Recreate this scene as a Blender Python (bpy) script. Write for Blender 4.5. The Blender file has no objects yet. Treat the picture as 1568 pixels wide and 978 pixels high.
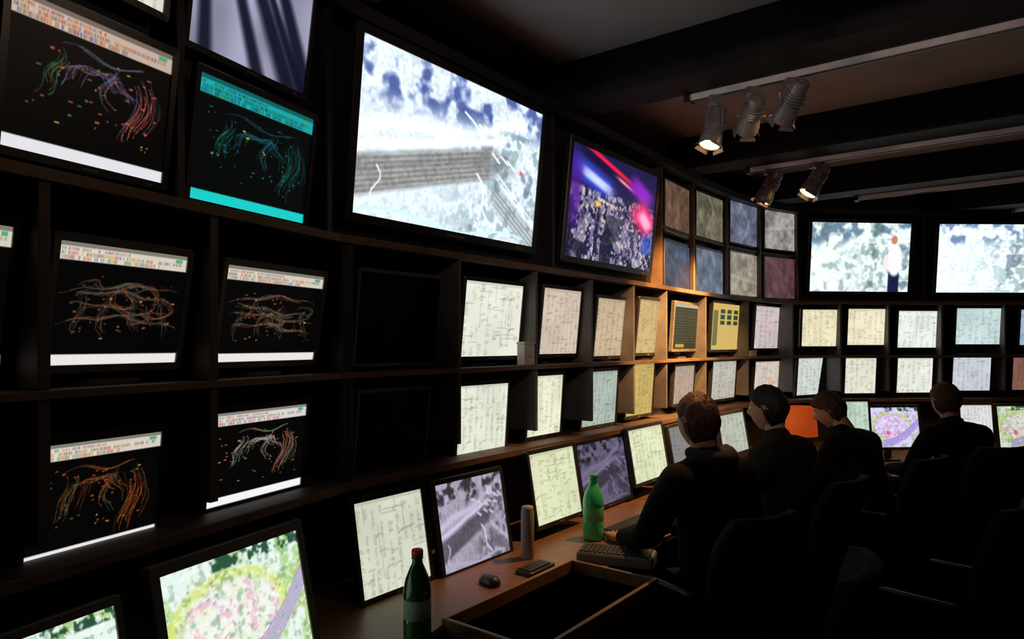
import bpy, bmesh, math, random
import numpy as np
from mathutils import Vector, Matrix, noise

EYE=1.65
def new_mat(name):
    m=bpy.data.materials.new(name); m.use_nodes=True
    nt=m.node_tree; b=nt.nodes['Principled BSDF']
    return m,nt,b
def pmat(name,c1,c2,scale=12,rough=.6,metal=0,bump=0.0,stretch=None,spec=.5,trans=0,emit=None,es=0):
    m,nt,b=new_mat(name)
    tc=nt.nodes.new('ShaderNodeTexCoord'); mp=nt.nodes.new('ShaderNodeMapping')
    nz=nt.nodes.new('ShaderNodeTexNoise'); cr=nt.nodes.new('ShaderNodeValToRGB')
    nt.links.new(tc.outputs['Object'],mp.inputs[0]); nt.links.new(mp.outputs[0],nz.inputs['Vector'])
    if stretch: mp.inputs['Scale'].default_value=stretch
    nz.inputs['Scale'].default_value=scale; nz.inputs['Detail'].default_value=5
    cr.color_ramp.elements[0].position=.3; cr.color_ramp.elements[1].position=.7
    cr.color_ramp.elements[0].color=(*c1,1); cr.color_ramp.elements[1].color=(*c2,1)
    nt.links.new(nz.outputs[0],cr.inputs[0]); nt.links.new(cr.outputs[0],b.inputs['Base Color'])
    b.inputs['Roughness'].default_value=rough; b.inputs['Metallic'].default_value=metal
    b.inputs['Specular IOR Level'].default_value=spec
    b.inputs['Transmission Weight'].default_value=trans
    if emit:
        b.inputs['Emission Color'].default_value=(*emit,1); b.inputs['Emission Strength'].default_value=es
        m.cycles.emission_sampling='NONE'
    if bump:
        bp=nt.nodes.new('ShaderNodeBump'); bp.inputs['Strength'].default_value=bump
        bp.inputs['Distance'].default_value=.01
        nt.links.new(nz.outputs[0],bp.inputs['Height']); nt.links.new(bp.outputs[0],b.inputs['Normal'])
    return m
M_shelf=pmat('shelf_wood',(.052,.037,.028),(.085,.060,.043),9,.6,0,.05,(1,1,.12),.3)
M_divid=pmat('divider_board',(.085,.080,.078),(.125,.118,.112),9,.6,0,.03,None,.3)
M_lip=pmat('shelf_edge',(.10,.062,.038),(.16,.10,.06),9,.5,0,.05,None,.3)
M_panel=pmat('black_panel',(.010,.009,.009),(.018,.016,.015),6,.6)
M_wall=pmat('dark_wall_paint',(.03,.026,.024),(.045,.04,.036),4,.8)
M_ceil=pmat('ceiling_paint',(.36,.31,.29),(.44,.38,.355),3,.9)
M_beam=pmat('beam_black',(.005,.0045,.0045),(.010,.009,.009),8,.7,0,0,None,.3)
M_floor=pmat('carpet',(.008,.008,.009),(.016,.015,.015),60,.95,0,.2)
M_desk=pmat('desk_wood',(.15,.075,.034),(.23,.12,.06),7,.4,0,.05,(1,6,1))
M_bezel=pmat('bezel_plastic',(.016,.015,.015),(.026,.024,.022),30,.35)
M_bezelg=pmat('bezel_grey',(.08,.076,.07),(.12,.11,.10),30,.4)
M_off=pmat('screen_off',(.0015,.0015,.0015),(.003,.003,.003),5,.35,0,0,None,.3)
M_metal=pmat('track_aluminium',(.75,.72,.70),(.85,.82,.80),20,.5,0)
M_lamp=pmat('lamp_housing',(.22,.20,.19),(.34,.31,.29),20,.35,.3)
M_bulb=pmat('lamp_lens',(1,.8,.5),(1,.8,.5),5,.3,0,0,None,.5,0,(1,.55,.22),8)
M_skin=pmat('skin',(.34,.175,.115),(.41,.22,.15),14,.6,0,0,None,.3)
M_eye=pmat('eye',(.6,.6,.58),(.7,.7,.68),10,.2)
M_iris=pmat('iris',(.03,.02,.015),(.05,.03,.02),10,.2)
M_plastic=pmat('grey_plastic',(.14,.14,.14),(.18,.18,.178),25,.45)
M_black=pmat('black_plastic',(.012,.012,.012),(.02,.02,.02),25,.4)
M_key=pmat('keycaps',(.03,.03,.03),(.045,.045,.045),25,.5)
M_white=pmat('white_card',(.50,.48,.45),(.58,.56,.52),10,.6)
M_beige=pmat('beige_plastic',(.26,.23,.19),(.32,.29,.25),10,.5)
M_red=pmat('red_plastic',(.60,.02,.015),(.70,.03,.02),10,.4)
M_green=pmat('green_bottle',(.05,.55,.20),(.07,.66,.27),6,.12,0,0,None,.6,.1)
M_dgreen=pmat('dark_green_glass',(.006,.10,.02),(.012,.15,.035),6,.06,0,0,None,.8,.3)
M_label=pmat('bottle_label',(.06,.42,.16),(.22,.62,.32),25,.5)
M_label2=pmat('paper_label',(.12,.25,.16),(.35,.42,.36),25,.6)
M_orange=pmat('orange_shade',(.6,.13,.02),(.7,.17,.03),6,.6,0,0,None,.4,0,(1,.12,.015),.30)
M_bulb2=pmat('small_bulb',(.9,.7,.55),(.9,.7,.55),5,.3,0,0,None,.5,0,(1,.6,.4),.6)
M_chair=pmat('chair_fabric',(.005,.005,.006),(.009,.008,.009),50,.9,0,.1,None,.2)

def screen_material():
    m,nt,b=new_mat('lit_screen')
    a=nt.nodes.new('ShaderNodeAttribute'); a.attribute_name='Col'
    b.inputs['Base Color'].default_value=(.004,.004,.004,1); b.inputs['Roughness'].default_value=.4
    b.inputs['Specular IOR Level'].default_value=.25
    nt.links.new(a.outputs['Color'],b.inputs['Emission Color'])
    b.inputs['Emission Strength'].default_value=1.1
    m.cycles.emission_sampling='NONE'
    return m
M_screen=screen_material()

COL=bpy.context.scene.collection
def obj(name,me,parent=None,mw=None,smooth=False):
    o=bpy.data.objects.new(name,me); COL.objects.link(o)
    if parent: o.parent=parent
    if mw is not None: o.matrix_local=mw
    if smooth:
        for p in me.polygons: p.use_smooth=True
    return o
def bmobj(name,bm,mats,parent=None,mw=None,smooth=False,bevel=0,angle=None):
    bmesh.ops.recalc_face_normals(bm,faces=bm.faces)
    me=bpy.data.meshes.new(name); bm.to_mesh(me); bm.free()
    for m in mats: me.materials.append(m)
    o=obj(name,me,parent,mw,smooth)
    if bevel:
        b=o.modifiers.new('bevel','BEVEL'); b.width=bevel; b.segments=2; b.limit_method='ANGLE'
    return o
def empty(name,mw=None,parent=None):
    e=bpy.data.objects.new(name,None); COL.objects.link(e); e.empty_display_size=.1
    if parent: e.parent=parent
    if mw is not None: e.matrix_local=mw
    return e
def box8(bm,P,mi=0):
    v=[bm.verts.new(p) for p in P]
    for f in ((0,1,2,3),(7,6,5,4),(0,4,5,1),(1,5,6,2),(2,6,7,3),(3,7,4,0)):
        fc=bm.faces.new([v[i] for i in f]); fc.material_index=mi
    return v
def box(bm,x0,x1,y0,y1,z0,z1,mi=0,M=None):
    P=[Vector(p) for p in ((x0,y0,z0),(x1,y0,z0),(x1,y1,z0),(x0,y1,z0),(x0,y0,z1),(x1,y0,z1),(x1,y1,z1),(x0,y1,z1))]
    if M is not None: P=[M@p for p in P]
    return box8(bm,P,mi)
def rrect(w,h,r,z,n=3):
    pts=[]
    for cx,cy,a0 in ((w/2-r,h/2-r,0),(-w/2+r,h/2-r,90),(-w/2+r,-h/2+r,180),(w/2-r,-h/2+r,270)):
        for i in range(n+1):
            a=math.radians(a0+90*i/n); pts.append(Vector((cx+r*math.cos(a),cy+r*math.sin(a),z)))
    return pts
def loft(bm,loops,mi=0,cap0=False,cap1=True,T=None):
    rings=[]
    for L in loops: rings.append([bm.verts.new(T@p if T is not None else p) for p in L])
    for a,b in zip(rings,rings[1:]):
        n=len(a)
        for i in range(n):
            f=bm.faces.new((a[i],a[(i+1)%n],b[(i+1)%n],b[i])); f.material_index=mi
    if cap0: bm.faces.new(rings[0]).material_index=mi
    if cap1: bm.faces.new(rings[-1][::-1]).material_index=mi
    return rings
def lathe(bm,prof,n=24,mi=0,T=None):
    loops=[[Vector((r*math.cos(2*math.pi*i/n),r*math.sin(2*math.pi*i/n),z)) for i in range(n)] for r,z in prof]
    return loft(bm,loops,mi,True,True,T)
def tube(bm,pts,rad,n=10,mi=0,flat=1.0,T=None):
    pts=[Vector(p) for p in pts]
    ref=Vector((0,0,1))
    d0=(pts[0]-pts[1]).normalized(); d1=(pts[-1]-pts[-2]).normalized()
    P=[pts[0]+d0*rad[0]*.8]+pts+[pts[-1]+d1*rad[-1]*.5,pts[-1]+d1*rad[-1]*.85]
    R=[rad[0]*.4]+list(rad)+[rad[-1]*.82,rad[-1]*.4]
    loops=[]
    for i,p in enumerate(P):
        a=P[max(i-1,0)]; b=P[min(i+1,len(P)-1)]
        d=(b-a).normalized()
        r=ref if abs(d.dot(ref))<.93 else Vector((1,0,0))
        u=d.cross(r).normalized(); v=u.cross(d).normalized()
        loops.append([p+u*R[i]*math.cos(2*math.pi*k/n)+v*R[i]*flat*math.sin(2*math.pi*k/n) for k in range(n)])
    loft(bm,loops,mi,True,True,T)

# ---- plan of the monitor wall: polyline of its front plane, in metres
dA=Vector((math.sin(math.radians(25)),math.cos(math.radians(25))))
A1=Vector((-.657,2.6))
PL=[A1-dA*6.18, A1, Vector((1.04,4.8)), Vector((1.43,5.35)), Vector((1.85,5.85)), Vector((2.31,6.3)),
    Vector((2.785,6.6)), Vector((4.03,6.72)), Vector((5.27,6.75)), Vector((7.0,6.35)), Vector((8.6,5.2))]
class Seg: pass
SEG=[]
for a,b in zip(PL,PL[1:]):
    s=Seg(); s.p=a; s.L=(b-a).length; s.d=(b-a).normalized(); s.n=Vector((s.d.y,-s.d.x)); SEG.append(s)
SEG[0].p=A1.copy()      # on the first run, t is measured back from the bend (negative)
def W(si,t,off,z):
    s=SEG[si]; q=s.p+s.d*t+s.n*off
    return Vector((q.x,q.y,z))
zB=EYE+.42; zM=EYE-.11; zL=EYE-.53; zTop=EYE+1.30; zDesk=EYE-.97; zCeil=EYE+1.54
def board(bm,si,t0,t1,o0,o1,z0,z1,mi=0):
    box8(bm,[W(si,t0,o0,z0),W(si,t1,o0,z0),W(si,t1,o1,z0),W(si,t0,o1,z0),
             W(si,t0,o0,z1),W(si,t1,o0,z1),W(si,t1,o1,z1),W(si,t0,o1,z1)],mi)
def offpt(i,off):
    if i==0: n=SEG[0].n; q=PL[0]+n*off
    elif i==len(PL)-1: q=PL[-1]+SEG[-1].n*off
    else:
        n1=SEG[i-1].n; n2=SEG[i].n; b=(n1+n2).normalized(); q=PL[i]+b*off/(b.dot(n1))
    return q
def strip(bm,i0,i1,o0,o1,z0,z1,mi=0,start=None):
    idx=list(range(i0,i1+1)); rings=[]
    for k in idx:
        if k==0 and start is not None:
            a=A1+dA*start+SEG[0].n*o0; b=A1+dA*start+SEG[0].n*o1
        else: a=offpt(k,o0); b=offpt(k,o1)
        rings.append([Vector((a.x,a.y,z0)),Vector((b.x,b.y,z0)),Vector((b.x,b.y,z1)),Vector((a.x,a.y,z1))])
    loft(bm,rings,mi,True,True)
N=len(PL)-1
for nm,i0,i1 in (('wall_left',0,2),('wall_corner',2,6),('wall_back',6,N)):
    bm=bmesh.new(); strip(bm,i0,i1,-.40,-.26,0,zCeil); bmobj(nm,bm,[M_wall])
bm=bmesh.new(); box(bm,8.6,8.75,-3,5.35,0,zCeil); bmobj('wall_right',bm,[M_wall])
bm=bmesh.new(); box(bm,-3.6,8.75,-3.15,-3,0,zCeil); bmobj('wall_rear',bm,[M_wall])
bm=bmesh.new(); box(bm,-3.8,9,-3.2,7.3,-.1,0); bmobj('floor',bm,[M_floor])
bm=bmesh.new(); box(bm,-3.8,9,-3.2,7.3,zCeil,zCeil+.1); bmobj('ceiling',bm,[M_ceil])

bm=bmesh.new()
TS=-3.2
for z,th,o1 in ((zB,.03,.0),(zM,.022,.0),(zL,.03,.03)):
    strip(bm,0,N-1,-.255,o1,z-th,z,0,TS)
    strip(bm,0,N-1,o1,o1+.006,z-th,z,2,TS)
strip(bm,0,N-1,-.255,-.07,zTop-.03,zTop,0,TS)
strip(bm,0,N-1,-.07,.05,zTop-.045,zTop+.01,3,TS)
strip(bm,0,N-1,-.255,-.245,zL,zB-.03,3,TS)
strip(bm,0,N-1,-.10,-.085,zB,zTop-.045,3,TS)
strip(bm,0,N-1,-.20,-.185,.02,zL-.03,3,TS)
def div(si,t,z0,z1,o0=-.245,th=.02,mi=1,o1=-.004): board(bm,si,t-th/2,t+th/2,o0,o1,z0,z1,mi)
for t in (-2.3,-1.8,-1.352,-1.0746,-.579): div(0,t,zM,zB-.03,th=.03,mi=0); div(0,t,zL+.05,zM-.022,th=.03,mi=0)
for si,t in ((1,.034),(1,.687),(1,1.297),(1,1.868),(1,2.401),(2,.136),(3,.225),(4,.386),(5,.461),
              (6,.419),(6,.9185),(7,.211),(7,.847),(8,.25),(8,.85)):
    div(si,t,zM,zB-.03); div(si,t,zL+.07,zM-.022)
div(1,.044,zL,zB-.03,th=.05,mi=3)
for si,t in ((0,-.699),(0,-.056),(1,1.451),(2,.041),(3,.0),(4,.0),(4,.615),(5,.532),(7,.022)):
    div(si,t,zB,zTop-.045,-.085,.025,2 if si>1 and si<6 else 3,.0)
bmobj('monitor_shelving',bm,[M_shelf,M_divid,M_lip,M_panel],bevel=.002)
bm=bmesh.new()
zmid=EYE+.845
strip(bm,2,6,-.085,-.02,zmid-.012,zmid+.012,0)
bmobj('trim_1',bm,[M_lip])

# ---- what the screens show
def s2l(c): 
    c=np.clip(c,0,1.3); return np.where(c<=.04045,c/12.92,((c+.055)/1.055)**2.4)
def vn(H,Wd,n,rng):
    gh=max(2,int(n*H/Wd)+2); gw=n+2; g=rng.random((gh,gw))
    y=np.linspace(0,gh-1.001,H); x=np.linspace(0,gw-1.001,Wd)
    yi=y.astype(int); xi=x.astype(int); fy=(y-yi)[:,None]; fx=(x-xi)[None,:]
    fy=fy*fy*(3-2*fy); fx=fx*fx*(3-2*fx)
    a=g[np.ix_(yi,xi)];b=g[np.ix_(yi,xi+1)];c=g[np.ix_(yi+1,xi)];d=g[np.ix_(yi+1,xi+1)]
    return (a*(1-fx)+b*fx)*(1-fy)+(c*(1-fx)+d*fx)*fy
def fbm(H,Wd,n,rng,o=4):
    r=0;s=0;a=1
    for i in range(o): r=r+a*vn(H,Wd,n*2**i,rng); s+=a; a*=.55
    return r/s
def mix(img,col,m):
    m=np.asarray(m)[...,None]; return img*(1-m)+np.array(col)*m
def stroke(img,pts,col,a=1.0,wd=1):
    H,Wd,_=img.shape; pts=np.array(pts,float)*np.array([Wd-1,H-1])
    d=np.hypot(*np.diff(pts,axis=0).T); n=np.maximum(2,(d*1.5).astype(int)+2)
    xs=np.concatenate([np.linspace(pts[i,0],pts[i+1,0],n[i]) for i in range(len(n))])
    ys=np.concatenate([np.linspace(pts[i,1],pts[i+1,1],n[i]) for i in range(len(n))])
    for ox in range(wd):
        for oy in range(wd):
            ix=np.round(xs+ox-(wd-1)/2).astype(int); iy=np.round(ys+oy-(wd-1)/2).astype(int)
            k=(ix>=0)&(ix<Wd)&(iy>=0)&(iy<H); ix=ix[k];iy=iy[k]
            img[iy,ix]=img[iy,ix]*(1-a)+np.array(col)*a
def rect(img,x0,x1,y0,y1,col,a=1.0):
    H,Wd,_=img.shape
    sl=(slice(max(0,int(y0*H)),max(1,int(y1*H))),slice(max(0,int(x0*Wd)),max(1,int(x1*Wd))))
    img[sl]=img[sl]*(1-a)+np.array(col)*a
def grid(H,Wd):
    y,x=np.mgrid[0:H,0:Wd]; return x/(Wd-1),y/(H-1)
def blur(img,k=1):
    for _ in range(k):
        p=np.pad(img,((1,1),(1,1),(0,0)),'edge')
        img=(p[1:-1,1:-1]*2+p[:-2,1:-1]+p[2:,1:-1]+p[1:-1,:-2]+p[1:-1,2:])/6
    return img
def p_plan(seed,bg=(.90,.89,.80),H=96,Wd=124):
    r=np.random.default_rng(seed); img=np.ones((H,Wd,3))*np.array(bg)
    img*= (.94+.08*vn(H,Wd,3,r))[...,None]
    ink=np.array(bg)*.42
    nx=r.integers(6,10)
    for c in range(nx):
        x0=(c+.1)/nx; y=.03
        while y<.93:
            hgt=.02+.09*r.random()
            if r.random()<.75:
                w=.75/nx*(.4+.6*r.random())
                for q in range(int(hgt/.022)+1):
                    rect(img,x0,x0+w*(.5+.5*r.random()),y+q*.024,y+q*.024+.012,ink,.18+.27*r.random())
            y+=hgt+.02+.03*r.random()
    for i in range(20):
        x=r.random();y=r.random();l=r.random()*.30+.05
        if r.random()<.5: stroke(img,[(x,y),(x+l,y)],ink,.38)
        else: stroke(img,[(x,y),(x,y+l)],ink,.38)
    for i in range(10):
        x=r.random()*.9;y=r.random()
        stroke(img,[(x,y),(x+.04,y+.03),(x+.1,y+.03)],ink,.5)
    for i in range(14):
        x=r.random();y=r.random(); c=[(.75,.35,.3),(.35,.6,.35),(.3,.4,.7),(.85,.75,.2)][i%4]
        rect(img,x,x+.016,y,y+.018,c,.5)
    rect(img,0,1,.965,1,np.array(bg)*.8,.6)
    return blur(img,1)
def p_cad(seed,bars=((.80,.78,.72),(.88,.87,.86)),ink=((.42,.42,.44),(.80,.36,.20),(.30,.5,.36)),H=190,Wd=250,bg=(.02,.018,.018),loops='arch'):
    r=np.random.default_rng(seed); img=np.ones((H,Wd,3))*np.array(bg)
    def bundle(xa,ya,wv,n,mixk,al,wd=1):
        ph=r.random()*6.3; m=len(xa); t=np.linspace(0,1,m)
        for k in range(n):
            u=r.random(); c=np.array(ink[0] if u<mixk[0] else (ink[1] if u<mixk[1] else ink[2]))*(.5+.6*r.random())
            o=(k-n/2)*wv+(r.random()-.5)*wv; s0=int(r.random()*m*.35); s1=m-int(r.random()*m*.35)
            jit=.006*np.sin(t*13+k*1.7+ph)
            stroke(img,np.stack([xa+o+jit,ya-abs(o)*.5+jit],1)[s0:s1],c,al,wd)
    t=np.linspace(0,1,60)
    if loops=='arch':
        # arch of track bundles: left leg, crown, right leg
        cx=.47+.06*r.random(); rx=.17+.07*r.random(); top=.72+.05*r.random(); ht=.34+.12*r.random()
        th=math.pi*(1-t)
        bundle(cx+rx*np.cos(th)+.02*np.sin(t*15),top-.10-ht*.55+ht*.60*np.sin(th)+.015*np.sin(t*23),.011,12,(.85,.93),.8,1)
        bundle(cx+rx*1.25+.05*np.sin(t*5)-.10*t*0,top-.05-ht*1.35*t,.010,13,(.30,.90),.85,1)
        bundle(cx-rx*1.15-.10*t**2+.02*np.sin(t*9),top-.02-ht*.95*t,.010,9,(.60,.75),.8,1)
        bundle(cx+rx*.35+.05*np.sin(t*6+1),top-ht*1.0*t,.009,7,(.55,.85),.7,1)
        bundle(cx-rx*1.4+rx*3*t,top+.03*np.sin(t*8),.004,5,(.7,.85),.6,1)
        bundle(cx+rx*1.5+.15*t*np.sin(t*3),top-.02-ht*1.2*t**1.3,.012,6,(.6,.9),.6,1)
    else:
        for b in range(4):
            y0=.36+.10*b+.03*r.random(); ph=r.random()*6.3
            x=.06+.88*t; y=y0+.04*np.sin(t*5+ph)+.015*np.sin(t*17+ph)
            bundle(x,y,.010,7,(.6,.9),.65,1)
        for b in range(8):
            ph=r.random()*6.3; cx=.12+.76*r.random(); cy=.40+.28*r.random(); le=.05+.08*r.random()
            bundle(cx+le*np.cos(t*5+ph)+.02*np.sin(t*12),cy+le*.9*np.sin(t*5+ph),.009,5,(.45,.85),.7,1)
        for b in range(4):
            x0=.14+.22*b+.05*r.random(); bundle(x0+.03*np.sin(t*6+b),.62-.40*t,.010,6,(.6,.9),.6,1)
    for i in range(46):
        x=.08+.84*r.random(); y=.20+.56*r.random(); k=r.integers(0,10)
        rect(img,x,x+.008+.02*r.random(),y,y+.012,np.array(ink[1] if k<6 else (ink[2] if k<8 else (.85,.75,.3))),.75)
    xx,yy=grid(H,Wd)
    img[yy>.855]=np.array(bars[0])
    for row,(ya,yb) in enumerate(((.862,.89),(.898,.925),(.932,.955))):
        x=.02; lim=(.6+.3*r.random(),.95,.55)[row]
        while x<lim:
            w=.005+.009*r.random()
            c=[(.85,.25,.2),(.35,.6,.5),(.35,.4,.75),(.9,.6,.3),(.95,.95,.9),(.55,.5,.5),(.85,.4,.35)][r.integers(0,7)]
            rect(img,x,x+w,ya,yb,np.array(c)*bars[0]*1.15,.7); x+=w+.004*r.integers(1,3)
    rect(img,.0,1,.965,1,np.array(bars[0])*.55,.9); rect(img,.9,.96,.93,.96,(.2,.6,.4),.8)
    img[yy<.085]=np.array(bars[1])
    return blur(img,1)
def p_aerial(seed,H=240,Wd=400,tint=(.88,.93,.98),gain=1.0,dark=(.38,.46,.68),tracks=True):
    r=np.random.default_rng(seed); xx,yy=grid(H,Wd)
    n1=fbm(H,Wd,7,r,4); n2=fbm(H,Wd,20,r,3); n3=fbm(H,Wd,70,r,2); n0=fbm(H,Wd,4,r,3); n5=fbm(H,Wd,13,r,3)
    img=np.ones((H,Wd,3))*np.array(tint)*(.96+.20*(n2-.35))[...,None]
    wob=.05*(n1-.5)
    up_=np.clip((yy-.60+wob*2-.12*xx+.0)*7,0,1)
    trees=np.clip((n5-.47)*12,0,1)*up_
    img=mix(img,dark,trees*(.55+.45*np.clip((n3-.25)*2,0,1))*.9)
    img=mix(img,np.array(dark)*np.array((.62,.66,.80)),np.clip((n5-.57)*16,0,1)*up_*.8)
    low=np.clip((n2-.50)*8,0,1)*.60
    img=mix(img,(.40,.52,.52),low*(yy<.78)*np.clip(xx*1.6-.2,0,1))
    img=mix(img,(.32,.38,.46),np.clip((n5-.60)*14,0,1)*.6*(yy<.7)*np.clip((xx-.45)*6,0,1))
    img=mix(img,(.50,.54,.58),np.clip((n3-.56)*12,0,1)*.22)
    if tracks:
        lo=.08+.46*xx+wob*.5; hi=.36+.40*xx+wob*.5
        end=np.clip((.72-xx+wob)*20,0,1)
        band=np.clip((yy-lo)*26,0,1)*np.clip((hi-yy)*26,0,1)*end
        ln=.5+.5*np.sin((yy-.43*xx)*200+2*n1)
        base=np.array((.62,.62,.61))[None,None]*(.72+.26*ln*np.clip(n0*1.8-.2,0,1)+.30*(n3-.45))[...,None]
        img=img*(1-band[...,None]*.95)+base*band[...,None]*.95
        img=mix(img,(.40,.40,.40),np.clip(1.2-np.abs(yy-lo-.17+.0)/.012,0,1)*end*.35)
        img=mix(img,(.98,.99,.99),np.clip(1.3-np.abs(yy-hi-.03)/.028,0,1)*np.clip((.80-xx)*10,0,1)*.9)
        img=mix(img,(.96,.98,.98),np.clip(1.3-np.abs(yy-hi-.12-.03*np.sin(xx*9))/.05,0,1)*.7*(xx<.9))
        img=mix(img,(.42,.46,.47),np.clip(1.6-np.hypot((xx-.73)*.9,(yy-.52))/.075,0,1)*.8*np.clip(n2*2-.1,0,1))
        b2=np.clip(1.6-abs(yy-(1.04-1.02*xx)+wob*.5)/.08,0,1)*np.clip((xx-.66)*14,0,1)*np.clip((.40-yy)*14,0,1)
        img=mix(img,(.50,.54,.55),b2*(.62+.3*np.sin((yy+1.02*xx)*170)))
        for q in (0,1):
            o=q*.035; img=mix(img,(.97,.98,.98),np.clip(1.3-abs(yy-(1.16+o-1.02*xx))/.012,0,1)*np.clip((xx-.70)*14,0,1)*.7)
        stroke(img,np.stack([.09+.02*np.sin(t6*6),.30-.22*t6],1),(.97,.97,.95),.7,2)
        stroke(img,np.stack([.60+.10*t6+.02*np.sin(t6*7),.42-.34*t6],1),(.97,.97,.95),.7,3)
        stroke(img,np.stack([.02+.9*t6,.03+.03*np.sin(t6*9)],1),(.76,.90,.88),.6,4)
        for k in range(12):
            x=.50+.45*r.random(); y=.55+.25*r.random()
            stroke(img,[(x,y),(x+.05,y-.02-.04*r.random())],(.97,.98,.99),.7,3)
        rect(img,.87,.89,.50,.53,(.9,.3,.25),.8)
    return blur(img,1)*gain
t6=np.linspace(0,1,60)
def p_person_cam(seed):
    img=p_aerial(seed,130,200,(.93,.98,.98),1.06,(.55,.66,.68),False)
    r=np.random.default_rng(seed+1); n=fbm(130,200,12,r,3)
    img=mix(img,(.25,.38,.32),np.clip((n-.60)*9,0,1)*.4)
    xx,yy=grid(130,200)
    e=lambda cx,cy,a,b: np.clip((1-((xx-cx)/a)**2-((yy-cy)/b)**2)*3,0,1)
    img=mix(img,(.10,.12,.26),np.clip(((xx>.79)&(xx<.90)&(yy<.30)).astype(float),0,1))
    img=mix(img,(.97,.95,.97),e(.85,.47,.085,.26)); img=mix(img,(.95,.90,.90),e(.76,.42,.03,.14)); img=mix(img,(.80,.50,.42),e(.84,.76,.035,.07))
    return blur(img,2)
def p_neon(seed,H=170,Wd=270):
    r=np.random.default_rng(seed); xx,yy=grid(H,Wd); n=fbm(H,Wd,22,r,3); n3=fbm(H,Wd,60,r,2); n1=fbm(H,Wd,6,r,2)
    img=np.ones((H,Wd,3))*np.array((.12,.11,.28))
    img=mix(img,(.66,.62,.72),np.clip((n-.47)*9,0,1)*.65*(yy<.66))
    img=mix(img,(.88,.82,.74),np.clip((n3-.58)*12,0,1)*(yy<.64)*.8)
    img=mix(img,(.07,.08,.16),np.clip((n1-.54)*12,0,1)*(yy<.45)*.8)
    g=lambda cx,cy,a,b,th: np.exp(-(((xx-cx)*math.cos(th)+(yy-cy)*math.sin(th))/a)**4-((-(xx-cx)*math.sin(th)+(yy-cy)*math.cos(th))/b)**4)
    img=mix(img,(.20,.25,.75),np.clip(g(.22,.76,.24,.10,-.35)*1.2,0,1)); img=mix(img,(.80,.85,1.0),g(.27,.74,.18,.045,-.35))
    img=mix(img,(.10,.06,.22),g(.30,.90,.22,.035,-.35))
    img=mix(img,(.95,.12,.28),g(.42,.92,.34,.022,-.35)); img=mix(img,(1.0,.55,.6),g(.60,.80,.12,.016,-.35))
    img=mix(img,(.55,.15,.75),g(.80,.78,.16,.09,-.5)); img=mix(img,(.92,.20,.45),g(.86,.52,.16,.13,-.8)); img=mix(img,(1,.70,.85),g(.88,.50,.10,.06,-.8))
    img=mix(img,(.30,.10,.55),g(.06,.6,.06,.3,0)*.8)
    img=mix(img,(.16,.30,.75),g(.92,.26,.07,.10,0)*.8)
    for k in range(16):
        t=np.linspace(0,1,30); o=k*.022
        stroke(img,np.stack([.40+.50*t,.52-.5*t**.7+o-.08],1),(.78,.73,.82),.5)
    img=mix(img,(1,.8,.35),g(.30,.53,.025,.025,0)); img=mix(img,(.95,.85,.7),g(.42,.56,.12,.012,-.2)*.8)
    return blur(img,1)
def p_streak(seed,H=120,Wd=170):
    r=np.random.default_rng(seed); xx,yy=grid(H,Wd); img=np.ones((H,Wd,3))*np.array((.62,.62,.72))
    img*=(.75+.35*vn(H,Wd,4,r))[...,None]
    for x0,x1,w in ((.35,.85,.055),(.20,.55,.035),(.62,1.05,.05),(.05,.12,.03),(.45,.98,.03)):
        xc=x1+(x0-x1)*yy; d=np.abs(xx-xc)/(w*(1.6-yy*.7)); img=mix(img,(.05,.06,.13),np.clip(1.6-d,0,1)*.92)
    return blur(img,2)
def p_park(seed,H=190,Wd=250):
    r=np.random.default_rng(seed); xx,yy=grid(H,Wd); n=fbm(H,Wd,22,r,3); n1=fbm(H,Wd,7,r,3); n3=fbm(H,Wd,55,r,2); n4=fbm(H,Wd,30,r,2)
    img=np.ones((H,Wd,3))*np.array((.87,.93,.90))
    img=mix(img,(.58,.75,.36),np.clip((n1-.48)*9,0,1)*.65)
    e=((xx-.42)/.40)**2+((yy-.52)/.34)**2
    img=mix(img,(.82,.87,.48),np.clip(1.3-abs(e-1)*4,0,1)*.9)
    img=mix(img,(.92,.93,.89),np.clip((.75-e)*6,0,1)*.85)
    img=mix(img,(.88,.68,.78),np.clip((n-.54)*12,0,1)*(e<.8)*.75)
    img=mix(img,(.40,.58,.42),np.clip((n4-.60)*12,0,1)*.45)
    img=mix(img,(.96,.96,.94),np.clip((n3-.60)*12,0,1)*.6)
    img=mix(img,(.10,.26,.18),np.clip((n-.46)*9,0,1)*(yy>.90)*(xx>.3)*.9)
    rr=((xx-.36)/.055)**2+((yy-.36)/.06)**2; img=mix(img,(.92,.32,.38),np.clip((1-rr)*2,0,1)*(.6+.4*n3))
    for k in range(12):
        t=np.linspace(0,1,50); y=.0+.14*t+.42*t**2.2+k*.015; stroke(img,np.stack([.25+.75*t,y],1),(.60,.57,.70) if k%2 else (.78,.76,.86),.8,2)
    for k in range(90):
        x=r.random();y=r.random()*.9; stroke(img,[(x,y),(x+.012,y+.006)],[(.9,.45,.4),(.4,.55,.8),(.93,.85,.5),(.97,.97,.97)][k%4],.7,2)
    return blur(img,2)
def p_grey(seed,tint=(.62,.60,.68),H=120,Wd=156):
    img=p_aerial(seed,H,Wd,(.85,.85,.85),1,(.4,.4,.4),True)
    m=img.mean(axis=2,keepdims=True)**1.3; return blur(m*np.array(tint)*1.15,1)
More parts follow.
